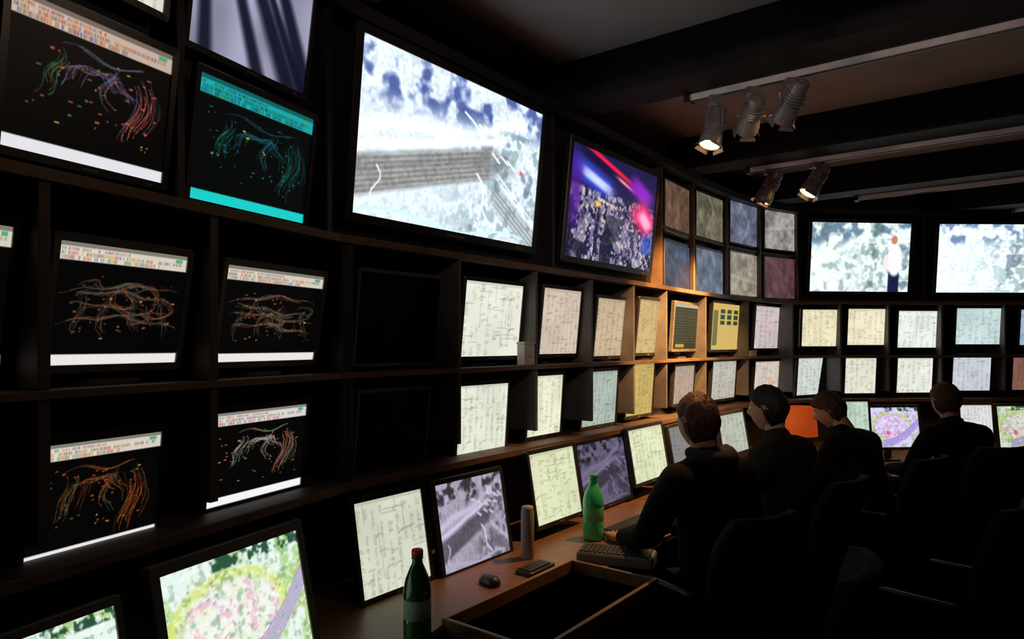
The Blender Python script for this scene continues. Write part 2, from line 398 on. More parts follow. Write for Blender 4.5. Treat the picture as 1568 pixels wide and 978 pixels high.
def p_dim(seed,tint,H=70,Wd=90):
    r=np.random.default_rng(seed); n=fbm(H,Wd,5,r,4); m=fbm(H,Wd,16,r,2); xx,yy=grid(H,Wd)
    img=np.array(tint)*(.55+.75*n+.30*(m-.5))[...,None]
    a=r.random()*3; ln=np.abs((xx-.5)*math.cos(a)+(yy-.5)*math.sin(a)+.12*np.sin(yy*6+seed))
    return blur(mix(img,np.array(tint)*1.35,np.clip(1.2-ln/.05,0,1)*.4),1)
def p_green(seed):
    H,Wd=70,90; img=np.ones((H,Wd,3))*np.array((.10,.16,.12))
    for k in range(14): rect(img,.05,.9,.15+k*.055,.165+k*.055,(.28,.42,.33),.6)
    rect(img,0,1,.93,1,(.7,.7,.6)); rect(img,.1,.4,.05,.12,(.8,.6,.2)); return img
def p_yellow(seed):
    H,Wd=70,90; img=np.ones((H,Wd,3))*np.array((.80,.68,.38)); 
    for k in range(3): 
        for j in range(3): rect(img,.25+k*.2,.38+k*.2,.55+j*.12,.64+j*.12,(.15,.28,.18))
    rect(img,.05,.18,.1,.85,(.2,.25,.15),.6); return img

def screen_mesh(img):
    H,Wd,_=img.shape
    y,x=np.mgrid[0:H,0:Wd]; v=np.stack([x/(Wd-1)-.5,y/(H-1)-.5,np.zeros_like(x,float)],-1).reshape(-1,3)
    i=(np.arange(H-1)[:,None]*Wd+np.arange(Wd-1)[None]).ravel()
    f=np.stack([i,i+1,i+1+Wd,i+Wd],1)
    me=bpy.data.meshes.new('screen'); me.from_pydata(v.tolist(),[],f.tolist())
    a=me.color_attributes.new('Col','FLOAT_COLOR','POINT')
    c=np.ones((H*Wd,4),np.float32); c[:,:3]=s2l(img).reshape(-1,3); a.data.foreach_set('color',c.ravel())
    me.materials.append(M_screen); return me
def monitor(si,t,z,w,h,off,tilt,img,name='computer_monitor',bez=.02,stand=None,mat=None,thick=.05):
    # t along the wall run, z centre height, w/h of the lit area: millimetres
    t,z,w,h=t/1000,z/1000,w/1000,h/1000
    s=SEG[si]; c=W(si,t,off,z)
    M=Matrix(((s.d.x,0,s.n.x,c.x),(s.d.y,0,s.n.y,c.y),(0,1,0,c.z),(0,0,0,1)))
    R=Matrix.Rotation(math.radians(tilt),4,'X')
    bm=bmesh.new()
    w2=w+2*bez; h2=h+2*bez+.006
    loft(bm,[rrect(w,h,.002,-.004),rrect(w,h,.002,.003),rrect(w2-.006,h2-.006,.010,.004),rrect(w2,h2,.012,0),
             rrect(w2,h2,.012,-thick*.5),rrect(w2*.82,h2*.78,.03,-thick),rrect(w2*.6,h2*.55,.03,-thick*1.25)],0,False,True,R)
    box(bm,w*.38,w*.42,-h/2-bez*.7,-h/2-bez*.5,.003,.006,1,R)
    box(bm,-w*.05,w*.05,-h/2-bez*.7,-h/2-bez*.45,.003,.0055,1,R)
    if stand is not None:
        zb=stand-z
        tube(bm,[(0,-h*.15,-thick*1.2),(0,zb+.03,-thick-.045)],[.022,.028],10,0)
        loft(bm,[rrect(.2,.12,.05,0),rrect(.2,.12,.05,.012),rrect(.12,.07,.03,.02)],0,True,True,
             Matrix.Translation((0,zb+.001,-thick-.045))@Matrix.Rotation(math.radians(-90),4,'X'))
    o=bmobj(name,bm,[mat or M_bezel,M_plastic],None,M)
    if img is None:
        b2=bmesh.new(); v=[b2.verts.new(p) for p in ((-.5,-.5,0),(.5,-.5,0),(.5,.5,0),(-.5,.5,0))]; b2.faces.new(v)
        me=bpy.data.meshes.new('screen'); b2.to_mesh(me); b2.free(); me.materials.append(M_off)
    else: me=screen_mesh(img)
    obj('screen',me,o,R@Matrix.Translation((0,0,-.003))@Matrix.Diagonal((w,h,1,1)))
    return o
TV='wall_television'
G=M_bezelg
monitor(0,-850,2700,209,231,.0,8,p_plan(1,(.85,.85,.8)),thick=.04)
monitor(0,-410,2736,487,377,.0,8,p_streak(3),thick=.035)
monitor(0,-953,2282,416,355,.0,8,p_cad(4,((.74,.66,.60),(.86,.86,.88)),((.38,.35,.50),(.85,.36,.26),(.25,.55,.30))),thick=.035)
monitor(0,-411,2267,482,369,.0,8,p_cad(5,((.10,.62,.62),(.10,.78,.76)),((.10,.36,.42),(.10,.42,.46),(.10,.55,.36)),bg=(.015,.025,.025)),thick=.035)
monitor(0,-1238,1760,232,335,-.07,10,p_cad(6),stand=zM)
monitor(0,-827,1753,371,319,-.07,10,p_cad(7,loops='w',ink=((.38,.37,.33),(.62,.30,.18),(.30,.38,.28))),stand=zM,mat=G)
monitor(0,-263,1748,455,317,-.07,10,p_cad(8,loops='w',ink=((.42,.39,.34),(.62,.34,.22),(.30,.38,.28))),stand=zM,mat=G)
monitor(0,-899,1251,358,298,-.07,6,p_cad(9,ink=((.50,.27,.14),(.75,.34,.14),(.35,.5,.28))),stand=zL)
monitor(0,-329,1281,424,302,-.07,6,p_cad(10,((.82,.8,.78),(.92,.92,.92)),((.75,.70,.66),(.85,.42,.3),(.4,.65,.4))),stand=zL)
monitor(0,-614,855,499,391,.16,-12,p_park(11),stand=zDesk,mat=G,bez=.03)
monitor(0,-1143,874,300,301,.16,-12,p_park(12),stand=zDesk,mat=G)
monitor(1,671,2508,1195,688,.02,6,p_aerial(20,gain=1.07),TV,.035,thick=.06)
monitor(1,2107,2470,1064,635,.02,6,p_neon(21),TV,.035,thick=.06)
monitor(1,379,1758,466,378,-.07,6,None,stand=zM,mat=G,bez=.012)
monitor(1,338,1278,393,350,-.07,6,None,stand=zL,mat=G,bez=.012)
monitor(1,1027,1774,457,370,-.08,6,p_plan(30,(.90,.90,.84)),stand=zM)
monitor(1,1644,1780,388,372,-.08,6,p_plan(31,(.82,.75,.68)),stand=zM)
monitor(1,2231,1758,387,367,-.08,6,p_plan(32,(.78,.69,.57)),stand=zM)
monitor(1,2795,1775,392,373,-.08,6,p_plan(33,(.80,.70,.48)),stand=zM)
monitor(1,947,1278,375,345,-.08,4,p_plan(34,(.87,.88,.81)),stand=zL)
monitor(1,1487,1309,326,333,-.08,4,p_plan(35,(.90,.90,.80)),stand=zL)
monitor(1,2091,1312,416,337,-.08,4,p_plan(36,(.66,.72,.68)),stand=zL)
monitor(1,2640,1338,392,354,-.08,4,p_plan(37,(.78,.68,.40)),stand=zL)
monitor(1,186,874,351,355,.10,-10,p_plan(40,(.82,.83,.75)),stand=zDesk)
monitor(1,647,870,441,369,.12,-10,p_grey(41,(.72,.69,.78)),stand=zDesk)
monitor(1,1299,922,407,352,.12,-10,p_plan(42,(.85,.87,.72)),stand=zDesk)
monitor(1,1910,890,542,367,.06,-10,p_grey(43,(.42,.39,.50)),stand=zDesk)
monitor(1,2407,943,475,332,.10,-10,p_plan(44,(.86,.88,.73)),stand=zDesk)
monitor(2,182,943,438,254,.10,-10,p_plan(45,(.5,.5,.5)),stand=zDesk)
tint=((.40,.30,.24),(.42,.40,.32),(.40,.42,.50),(.58,.56,.55)); tl2=((.26,.30,.38),(.38,.42,.48),(.58,.54,.48),(.36,.24,.26))
up=((405,2663,491,376),(359,2698,525,358),(368,2726,541,363),(304,2735,459,376))
lw=((405,2234,491,342),(359,2250,525,348),(368,2274,541,375),(304,2278,459,382))
for k in range(4):
    monitor(2+k,*up[k],-.03,0,p_dim(50+k,tint[k]),bez=.016,thick=.04)
    monitor(2+k,*lw[k],-.03,0,p_dim(60+k,tl2[k]),bez=.016,thick=.04)
monitor(2,693,1787,574,347,-.06,4,p_green(70),stand=zM,mat=G)
monitor(3,814,1802,703,398,-.06,4,p_yellow(71),stand=zM)
monitor(4,964,1810,685,397,-.06,4,p_plan(72,(.80,.74,.74)),stand=zM)
monitor(6,231,1810,356,359,-.06,4,p_plan(73,(.92,.88,.74)),stand=zM)
monitor(6,718,1821,388,355,-.06,4,p_plan(74,(.92,.89,.77)),stand=zM)
monitor(6,1260,1799,422,364,-.06,4,p_plan(75,(.90,.92,.90)),stand=zM)
monitor(7,614,1829,450,358,-.06,4,p_plan(76,(.78,.86,.86)),stand=zM)
monitor(7,1271,1819,465,353,-.06,4,p_plan(77,(.6,.7,.8)),stand=zM)
monitor(2,611,1339,410,287,-.06,4,p_plan(80,(.70,.62,.56)),stand=zL)
monitor(3,715,1340,504,325,-.06,4,p_plan(81,(.74,.72,.68)),stand=zL)
monitor(4,921,1315,623,345,-.06,4,p_plan(82,(.82,.77,.72)),stand=zL)
monitor(5,836,1331,458,365,-.06,4,p_plan(83,(.80,.83,.80)),stand=zL)
monitor(6,656,1341,319,348,-.06,4,p_plan(84,(.88,.88,.80)),stand=zL)
monitor(6,1225,1342,373,344,-.06,4,p_plan(85,(.90,.91,.86)),stand=zL)
monitor(7,545,1361,383,344,-.06,4,p_plan(86,(.78,.80,.84)),stand=zL)
monitor(7,1180,1360,440,330,-.06,4,p_plan(87,(.5,.35,.3)),stand=zL)
monitor(6,605,2495,1013,663,.02,5,p_person_cam(90),TV,.03,thick=.06)
monitor(7,712,2493,1125,667,.02,5,p_aerial(91,120,190,(.93,.98,.99),1.07,(.6,.7,.78),False),TV,.03,thick=.06)
monitor(3,-82,992,468,285,.35,-10,p_plan(92,(.72,.74,.68)),stand=zDesk)
monitor(6,-100,1053,300,253,1.0,-6,p_plan(93,(.74,.82,.76)),stand=zDesk)
monitor(6,280,966,423,325,1.0,-8,p_park(94,100,120)*np.array((.95,.88,1.08)),stand=zDesk)
monitor(7,-235,1020,265,260,1.1,-6,p_plan(95,(.85,.85,.85)),stand=zDesk)
monitor(7,144,972,393,335,1.1,-8,p_park(96,100,120)*.9,stand=zDesk)

def seg2(si,t,off): 
    v=W(si,t,off,0); return (v.x,v.y)
back=[seg2(0,-3.2,-.18)]+[tuple(offpt(k,-.18)) for k in range(1,9)]+[(7.0,6.1)]
front=[(7.0,5.25),(5.3,5.18),(3.3,5.12),(2.5,4.95),(1.95,4.68),seg2(1,2.72,.62),seg2(1,.93,.62),seg2(1,.93,.46),tuple(A1+SEG[0].n*.46*1.0+Vector((.02,.0))),seg2(0,-3.2,.46)]
bm=bmesh.new()
poly=back+front
v0=[bm.verts.new((p[0],p[1],zDesk-.03)) for p in poly]; v1=[bm.verts.new((p[0],p[1],zDesk)) for p in poly]
bm.faces.new(v0[::-1]); bm.faces.new(v1)
for i in range(len(poly)):
    j=(i+1)%len(poly); bm.faces.new((v0[i],v0[j],v1[j],v1[i]))
for p in [seg2(0,-2.8,.40),seg2(0,-1.2,.40),seg2(1,.3,.40),seg2(1,1.6,.55),seg2(1,2.6,.5),(2.5,5.05),(3.9,5.3),(5.3,5.35),(6.6,5.4)]:
    box(bm,p[0]-.03,p[0]+.03,p[1]-.03,p[1]+.03,0,zDesk-.03)
bmesh.ops.triangulate(bm,faces=[f for f in bm.faces if len(f.verts)>4])
bmobj('control_desk',bm,[M_desk])
def segM(si,t,off,z):
    s=SEG[si]; c=W(si,t,off,z)
    return Matrix(((s.d.x,s.n.x,0,c.x),(s.d.y,s.n.y,0,c.y),(0,0,1,c.z),(0,0,0,1)))
bm=bmesh.new()
TL=.83; TD=.42
box(bm,0,TL,0,TD,-.13,-.115)
box(bm,0,TL,0,.018,-.115,.02); box(bm,0,TL,TD-.018,TD,-.115,.02)
box(bm,0,.018,.018,TD-.018,-.115,.02); box(bm,TL-.018,TL,.018,TD-.018,-.115,.02)
box(bm,.42,.43,.018,TD-.018,-.115,-.04)
for a,b in ((.02,.03),(TL-.06,.03),(.02,TD-.07),(TL-.06,TD-.07)): box(bm,a,a+.04,b,b+.04,-zDesk,-.13)
bmobj('wooden_drawer_tray',bm,[M_desk],None,segM(1,.07,.465,zDesk),bevel=.003)
def place(name,bm,mats,x,y,z,rot=0,bevel=0,smooth=False):
    return bmobj(name,bm,mats,None,Matrix.Translation((x,y,z))@Matrix.Rotation(math.radians(rot),4,'Z'),smooth,bevel)
bm=bmesh.new(); loft(bm,[rrect(.2,.07,.02,0),rrect(.2,.07,.02,.03),rrect(.17,.05,.02,.045)],0,True,True)
tube(bm,[(-.09,0,.05),(-.05,0,.07),(.05,0,.07),(.09,0,.05)],[.022,.014,.014,.022],10)
c=W(1,.28,.66,zDesk-.114); place('telephone_handset',bm,[M_black],c.x,c.y,c.z,40)
bm=bmesh.new(); loft(bm,[rrect(.16,.07,.01,0),rrect(.16,.07,.01,.02)],0,True,True)
for i in range(6):
    for j in range(3): box(bm,-.07+i*.024,-.053+i*.024,-.026+j*.018,-.012+j*.018,.02,.025,1)
c=W(1,.70,.65,zDesk-.114); place('remote_control',bm,[M_black,M_key],c.x,c.y,c.z,50)

def bottle(name,x,y,z,H,R,mat,capm,lab):
    bm=bmesh.new()
    lathe(bm,[(R*.8,0),(R*.97,.008),(R,.02),(R,H*.28),(R*.97,H*.30),(R*.97,H*.5),(R,H*.52),(R*.98,H*.60),(R*.85,H*.70),(R*.6,H*.79),(R*.38,H*.86),(R*.34,H*.93),(R*.34,H*.935)],28,0)
    lathe(bm,[(R*.42,H*.93),(R*.42,H*.99),(R*.38,H)],20,1)
    lathe(bm,[(R*.40,H*.905),(R*.44,H*.91),(R*.40,H*.92)],20,0)
    lathe(bm,[(R*.98,H*.30),(R*.995,H*.305),(R*.995,H*.49),(R*.98,H*.50)],28,2)
    return place(name,bm,[mat,capm,lab],x,y,z,0,0,True)
bottle('plastic_water_bottle',.405,3.4,zDesk,.325,.052,M_green,M_green,M_label)
bottle('glass_water_bottle',-.305,2.2,zDesk,.31,.045,M_dgreen,M_red,M_label2)
bm=bmesh.new(); lathe(bm,[(.028,0),(.030,.005),(.030,.21),(.028,.215),(.028,.22),(.026,.235),(.012,.238)],20)
place('thermos_flask',bm,[M_beige],.07,3.1,zDesk,0,0,True)
def keyboard(x,y,z,rot,w=.42,d=.15,name='computer_keyboard',m=M_black,th=.02):
    bm=bmesh.new(); loft(bm,[rrect(w,d,.012,0),rrect(w,d,.012,th*.8),rrect(w-.01,d-.01,.01,th)],0,True,True)
    nx=int(w/.021); ny=int((d-.02)/.021)
    for i in range(nx-1):
        for j in range(ny): box(bm,-w/2+.012+i*.021,-w/2+.029+i*.021,-d/2+.012+j*.021,-d/2+.029+j*.021,th,th+.006,1)
    return place(name,bm,[m,M_key],x,y,z,rot)
keyboard(.47,3.06,zDesk,-20,.34,.15,th=.045,name='desk_telephone_console',m=M_plastic)
keyboard(.64,3.62,zDesk,52); keyboard(1.0,4.1,zDesk,52)
keyboard(.10,2.93,zDesk,52,.18,.09,'button_box')
keyboard(1.75,5.0,zDesk,25); keyboard(3.0,5.32,zDesk,2); keyboard(4.2,5.4,zDesk,2)
bm=bmesh.new(); loft(bm,[rrect(.06,.1,.028,0),rrect(.062,.105,.03,.015),rrect(.045,.08,.022,.032),rrect(.02,.04,.01,.037)],0,True,True)
place('computer_mouse',bm,[M_black],-.09,2.76,zDesk,40,0,True)
def card_box(si,t,off,z,w,d,h):
    bm=bmesh.new()
    box(bm,-w/2,w/2,-d/2,d/2,0,h); box(bm,-w/2-.003,w/2+.003,-d/2-.003,d/2+.003,h,h+.012); box(bm,-w*.2,w*.2,-d/2+.0,d/2+.005,h*.4,h*.6)
    bmobj('small_white_box',bm,[M_white],None,segM(si,t,off,z),bevel=.002)
card_box(1,1.235,-.03,zM+.001,.09,.05,.11); card_box(4,.483,-.03,zM+.001,.13,.05,.04)
bm=bmesh.new()
lathe(bm,[(.06,0),(.06,.012),(.012,.02),(.010,.20),(.012,.24)],20,0)
lathe(bm,[(.12,.20),(.10,.42),(.098,.42),(.118,.20)],28,1)
place('table_lamp',bm,[M_black,M_orange],2.188,5.17,zDesk+.08,0,0,True)
bm=bmesh.new(); loft(bm,[rrect(.3,.22,.01,0),rrect(.3,.22,.01,.08)],0,True,True)
place('equipment_box',bm,[M_black],2.188,5.19,zDesk,10,.003)
c=W(5,.10,.0,zL)
bm=bmesh.new(); lathe(bm,[(.03,0),(.03,.01),(.008,.02),(.007,.10)],16,0); lathe(bm,[(.012,.10),(.028,.13),(.030,.17),(.015,.20)],16,1)
place('small_bulb_lamp',bm,[M_black,M_bulb2],c.x,c.y,zL+.002,0,0,True)

# ---- ceiling beams, tracks and spotlights
uB=Vector((.6018,.7986)); vB=Vector((.7986,-.6018))
def RW(t,s,z):
    q=Vector((-.657,2.6))+uB*t+vB*s; return Vector((q.x,q.y,z))
def rbox(bm,t0,t1,s0,s1,z0,z1,mi=0):
    box8(bm,[RW(t0,s0,z0),RW(t1,s0,z0),RW(t1,s1,z0),RW(t0,s1,z0),RW(t0,s0,z1),RW(t1,s0,z1),RW(t1,s1,z1),RW(t0,s1,z1)],mi)
zb=EYE+1.30
for k,(t,s0) in enumerate(((-1.5,-.2),(.10,-.2),(1.74,-.2),(3.43,-.1),(4.98,.25),(6.5,1.5))):
    bm=bmesh.new(); rbox(bm,t-.26,t,s0,6.5,zb+.01,zCeil); bmobj('ceiling_beam',bm,[M_beam],bevel=.004)
    bm=bmesh.new(); st={1:1.0,2:.68,3:.45,4:.9,5:2.0}.get(k,.7)
    rbox(bm,t+.005,t+.045,st,6.3,zb-.02,zb+.035); rbox(bm,t+.017,t+.033,st+.01,6.3,zb-.025,zb-.02,1)
    rbox(bm,t-.01,t+.06,st-.03,st,zb-.03,zb+.05,1)
    for q in range(6): rbox(bm,t+.01,t+.04,st+.3+q,st+.33+q,zb+.035,zCeil,1)
    bmobj('lighting_track',bm,[M_metal,M_black])
def spot(t,s,aim,power,size=55,drop=.10,sc=1.0,col=(1,.48,.16)):
    top=RW(t+.025,s,zb-.02); c=top-Vector((0,0,drop+.05))
    d=(Vector(aim)-c).normalized()
    z=-d; x=Vector((0,0,1)).cross(z).normalized(); y=z.cross(x)
    M=Matrix(((x.x,y.x,z.x,c.x),(x.y,y.y,z.y,c.y),(x.z,y.z,z.z,c.z),(0,0,0,1)))
    bm=bmesh.new()
    prof=[(.012,.10),(.030,.098),(.034,.085),(.034,.05)]
    for i in range(4): prof+=[(.042,.048-i*.012),(.042,.043-i*.012),(.036,.041-i*.012)]
    prof+=[(.040,-.01),(.048,-.05),(.048,-.075),(.043,-.075),(.040,-.055),(.010,-.05)]
    lathe(bm,[(r*sc,zz*sc) for r,zz in prof],24,0,M)
    lathe(bm,[(.041*sc,-.060*sc),(.041*sc,-.068*sc),(.025*sc,-.080*sc),(.006*sc,-.085*sc)],20,1,M)
    for a in range(4):
        R=M@Matrix.Rotation(a*math.pi/2,4,'Z'); 
        P=[R@Vector(p) for p in ((.046*sc,-.03*sc,-.075*sc),(.046*sc,.03*sc,-.075*sc),(.054*sc,.034*sc,-.090*sc),(.054*sc,-.034*sc,-.090*sc))]
        v=[bm.verts.new(p) for p in P]; bm.faces.new(v)
    for sg in (-1,1):
        a=c+x*sg*.052*sc; tube(bm,[a,a+Vector((0,0,drop*.7)),Vector((top.x,top.y,top.z-.015))+x*sg*.012],[.005,.005,.005],6)
    tube(bm,[c-x*.056*sc,c+x*.056*sc],[.006,.006],6)
    box(bm,top.x-.03,top.x+.03,top.y-.03,top.y+.03,top.z-.035,top.z-.001)
    o=bmobj('track_spotlight',bm,[M_lamp,M_bulb])
    L=bpy.data.lights.new('spot_beam','SPOT'); L.energy=power; L.color=col; L.spot_size=math.radians(size); L.spot_blend=.7; L.shadow_soft_size=.03
    lo=bpy.data.objects.new('spot_beam',L); COL.objects.link(lo); lo.parent=o
    lo.matrix_local=M@Matrix.Translation((0,0,-.11*sc))
spot(1.74,.80,(.38,3.25,.68),130,50,.12,1.2)
spot(1.74,.99,(1.3,5.35,1.75),620,36,.09,1.2)
spot(1.74,1.18,(1.0,4.8,1.5),400,36,.07,1.2)
spot(3.43,.58,(1.35,5.3,1.7),460,55,.09,1.35)
spot(3.43,.90,(1.2,4.85,1.3),300,55,.08,1.35)
spot(4.98,2.55,(3.2,5.8,.9),45,60,.08,1.35)
spot(4.98,2.85,(4.2,5.8,.9),35,60,.08,1.35)
spot(.10,1.6,(-1.0,1.8,1.7),4,95,.08,1.2,(1,.70,.5))  # added spot above the view, a faint wash to brighten the left shelving
spot(.10,2.2,(.7,4.3,1.7),20,60,.08,1.2,(1,.82,.68))  # second added off-view spot, fill light on the straight monitor run
spot(-1.5,2.4,(2.6,4.4,3.19),24,80,.08,1.2,(1,.70,.66))  # added unseen spot, turned up to brighten the far ceiling
spot(-1.5,1.9,(.6,3.2,3.19),26,80,.08,1.2,(1,.72,.64))  # also added out of view, fill light for the nearer ceiling

# ---- people
def head_pt(d):
    p=Vector((d.x*.076,d.y*.097,d.z*.118))
    if d.z<0:
        k=-d.z; p.x*=1-.30*k*k-.05*k
        p.y*= (1-.40*k) if d.y<0 else (1-.06*k)
    if d.y>0:
        f=d.y
        g=math.exp(-(p.x/.013)**2-((p.z+.014)/.020)**2); p.y+=.024*g*f
        g=math.exp(-(p.x/.009)**2-((p.z-.010)/.022)**2); p.y+=.008*g*f
        p.y+=.005*math.exp(-((p.z-.036)/.010)**2)*math.exp(-(p.x/.05)**2)
        for s in (-1,1): p.y-=.010*math.exp(-((p.x-s*.030)/.016)**2-((p.z-.014)/.012)**2)
        p.y+=.006*math.exp(-(p.x/.022)**2-((p.z+.055)/.009)**2)
        p.y-=.003*math.exp(-(p.x/.022)**2-((p.z+.0545)/.003)**2)
        p.y+=.008*math.exp(-(p.x/.02)**2-((p.z+.098)/.014)**2)
    return p
def make_head(parent,M,hairmat,seed,vol=.019):
    bm=bmesh.new(); bmesh.ops.create_uvsphere(bm,u_segments=48,v_segments=36,radius=1)
    for v in bm.verts: v.co=head_pt(v.co.normalized())
    for s in (-1,1):
        E=Matrix.Translation((s*.081,-.008,-.004))@Matrix.Rotation(math.radians(s*-20),4,'Z')
        pts=[(0,-.008,-.028),(s*.006,-.016,-.010),(s*.010,-.019,.012),(s*.010,-.010,.028),(s*.006,.004,.028),(0,.010,.012)]
        tube(bm,pts,[.008,.006,.006,.006,.006,.005],8,0,1,E)
        tube(bm,[(0,-.010,-.018),(s*.003,-.008,.016)],[.010,.012],8,0,1,E)
    for s in (-1,1):
        b=Matrix.Translation((s*.030,.083,.013))
        lathe(bm,[(.001,-.0115),(.008,-.008),(.0115,0),(.008,.008),(.001,.0115)],12,1,b)
        lathe(bm,[(.001,0),(.005,.0005),(.001,.001)],10,2,Matrix.Translation((s*.030,.0948,.013))@Matrix.Rotation(math.radians(-90),4,'X'))
    tube(bm,[(0,-.030,-.175),(0,-.026,-.10),(0,-.020,-.05)],[.058,.054,.052],16,0)
    bmobj('head',bm,[M_skin,M_eye,M_iris],parent,M,True)
    bm=bmesh.new(); bmesh.ops.create_uvsphere(bm,u_segments=110,v_segments=84,radius=1)
    rm=[]
    for v in bm.verts:
        d=v.co.normalized(); h=float(np.interp(d.y,[-1,-.35,-.15,-.02,.25,.5,.8,1],[-.80,-.76,-.48,.02,.18,.36,.48,.48]))
        h+=.05*noise.noise(Vector((d.x*14,d.y*14,seed)))
        m=d.z-h; k=max(0,min(1,(m+.03)/.14)); k=k*k*(3-2*k)
        nn=noise.noise(d*4+Vector((seed,0,0)))*.7+noise.noise(Vector((d.x*34,d.y*34,d.z*6+seed)))*.30+noise.noise(Vector((d.x*60,d.y*60,d.z*12+seed)))*.15
        v.co=head_pt(d)*(1.01)+d*((vol+.008*nn)*k-.003)
        if m<-.03: rm.append(v)
    bmesh.ops.delete(bm,geom=rm,context='VERTS')
    bmobj('hair',bm,[hairmat],parent,M,True)
def make_hand(parent,P,fwd,side,down=.0):
    f=Vector(fwd).normalized(); up=Vector((0,0,1)); r=f.cross(up).normalized(); up=r.cross(f)
    M=Matrix(((r.x,f.x,up.x,P[0]),(r.y,f.y,up.y,P[1]),(r.z,f.z,up.z,P[2]),(0,0,0,1)))
    bm=bmesh.new()
    loops=[]
    for yy,w,h in ((-.02,.048,.036),(.0,.052,.036),(.03,.072,.034),(.06,.082,.030),(.085,.080,.026),(.094,.070,.018)):
        loops.append([Vector((p.x,yy,p.y)) for p in rrect(w,h,min(w,h)*.42,0,3)])
    loft(bm,loops,0,True,True)
    for i,(x,L,r0) in enumerate(((-.030,.070,.0088),(-.010,.080,.0092),(.010,.074,.0088),(.029,.058,.0078))):
        x=x*side
        c=[(x,.075,.0),(x*1.06,.092+L*.38,.004),(x*1.1,.092+L*.72,-.010),(x*1.12,.092+L*.95,-.026)]
        tube(bm,c,[r0,r0*.95,r0*.88,r0*.75],8)
    tube(bm,[(-side*.024,.018,-.004),(-side*.050,.045,-.010),(-side*.060,.072,-.018),(-side*.058,.092,-.024)],[.013,.011,.010,.008],8)
    bmobj('hand_left' if side<0 else 'hand_right',bm,[M_skin],parent,M,True)
def person(x,y,theta,seat,lean,hyaw,hpitch,haircol,cloth,legcol,seed,hood=False,big=1.0,reach=.40):
    root=empty('seated_man',Matrix.Translation((x,y,0))@Matrix.Rotation(math.radians(theta),4,'Z'))
    a=math.radians(lean); sp=lambda l,extra=0: Vector((0,math.sin(a+extra)*l,math.cos(a+extra)*l))
    pel=Vector((0,0,seat+.09)); s1=pel+sp(.17); s2=pel+sp(.34); ch=pel+sp(.46); nb=pel+sp(.56,.04); nt=nb+sp(.07,.1)
    V=[pel,s1,s2,ch,nb,nt]; R=[(.175,.14),(.165,.13),(.185,.14),(.175,.125),(.080,.075),(.058,.056)]
    E=[(0,1),(1,2),(2,3),(3,4),(4,5)]
    hands=[]
    for sd in (-1,1):
        sh=ch+Vector((sd*.19,.0,.035)); el=Vector((sd*.265,sh.y+.10,sh.z-.26)); wr=Vector((sd*.15,reach,zDesk+.045))
        v=el-sh; el=sh+v.normalized()*.29
        mid=(el+wr)/2
        i=len(V); V+=[sh,(sh+el)/2,el,mid,wr]; R+=[(.088,.088),(.070,.070),(.058,.058),(.050,.050),(.036,.034)]
        E+=[(3,i),(i,i+1),(i+1,i+2),(i+2,i+3),(i+3,i+4)]
        hands.append((wr,(wr-el),sd))
        hp=Vector((sd*.10,.05,seat+.085)); kn=Vector((sd*.16,.46,seat+.03)); an=Vector((sd*.16,.42,.10)); 
        i=len(V); V+=[hp,(hp+kn)/2,kn,(kn+an)/2,an]; R+=[(.095,.085),(.082,.075),(.064,.062),(.056,.056),(.044,.044)]
        E+=[(0,i),(i,i+1),(i+1,i+2),(i+2,i+3),(i+3,i+4)]
    me=bpy.data.meshes.new('body'); me.from_pydata([tuple(v) for v in V],E,[])
    me.materials.append(cloth)
    o=obj('body',me,root)
    sk=o.modifiers.new('skin','SKIN'); sk.branch_smoothing=.6; sk.use_smooth_shade=True
    if not me.skin_vertices: 
        bm=bmesh.new(); bm.from_mesh(me); bm.verts.layers.skin.verify(); bm.to_mesh(me); bm.free()
    for i,(rx,ry) in enumerate(R):
        sv=me.skin_vertices[0].data[i]; sv.radius=(rx*big,ry*big); sv.use_root=(i==0)
    ss=o.modifiers.new('sub','SUBSURF'); ss.levels=2; ss.render_levels=2
    for sd in (-1,1):
        bm=bmesh.new(); tube(bm,[(sd*.16,.37,.045),(sd*.16,.47,.045),(sd*.165,.57,.035)],[.042,.048,.036],12,0,.8)
        bmobj('shoe_left' if sd<0 else 'shoe_right',bm,[M_black],root,None,True)
    for wr,dr,sd in hands: make_hand(root,wr+dr.normalized()*.02-Vector((0,0,.006)),(dr.x,dr.y,-.02),sd)
    hc=nt+Vector((0,.032,.085))+Vector((0,math.sin(math.radians(-hpitch))*.05,0))
    HM=Matrix.Translation(hc)@Matrix.Rotation(math.radians(hyaw),4,'Z')@Matrix.Rotation(math.radians(hpitch),4,'X')
    make_head(root,HM,haircol,seed)
    bm=bmesh.new()
    if hood:
        pts=[];rr=[]
        for k in range(9):
            an=math.radians(-10-160*k/8)
            pts.append(nb+Vector((math.cos(an)*.105,math.sin(an)*.10-.0,.035-.035*math.sin(math.radians(180*k/8))))); rr.append(.026+.024*math.sin(math.pi*k/8))
        tube(bm,pts,rr,12)
    else:
        n=20; L=[]
        for rad,dz in ((.088,-.02),(.074,.02),(.070,.04),(.062,.038),(.06,-.01)):
            L.append([nb+Vector((math.cos(2*math.pi*k/n)*rad,math.sin(2*math.pi*k/n)*rad+dz*.25,dz)) for k in range(n)])
        loft(bm,L,0,False,False)
    bmobj('hood' if hood else 'collar',bm,[legcol],root,None,True)
    return root
def hairm(n,a,b): return pmat(n,a,b,60,.6,0,.6,(1,1,.25),.25)
H1=hairm('hair_auburn',(.035,.013,.007),(.075,.028,.014)); H2=hairm('hair_black',(.006,.005,.005),(.014,.011,.010))
H3=hairm('hair_brown',(.030,.013,.007),(.060,.025,.012)); H4=hairm('hair_dark_blond',(.035,.022,.013),(.065,.040,.024))
def cl(n,a,b): return pmat(n,a,b,40,.95,0,.2,None,.15)
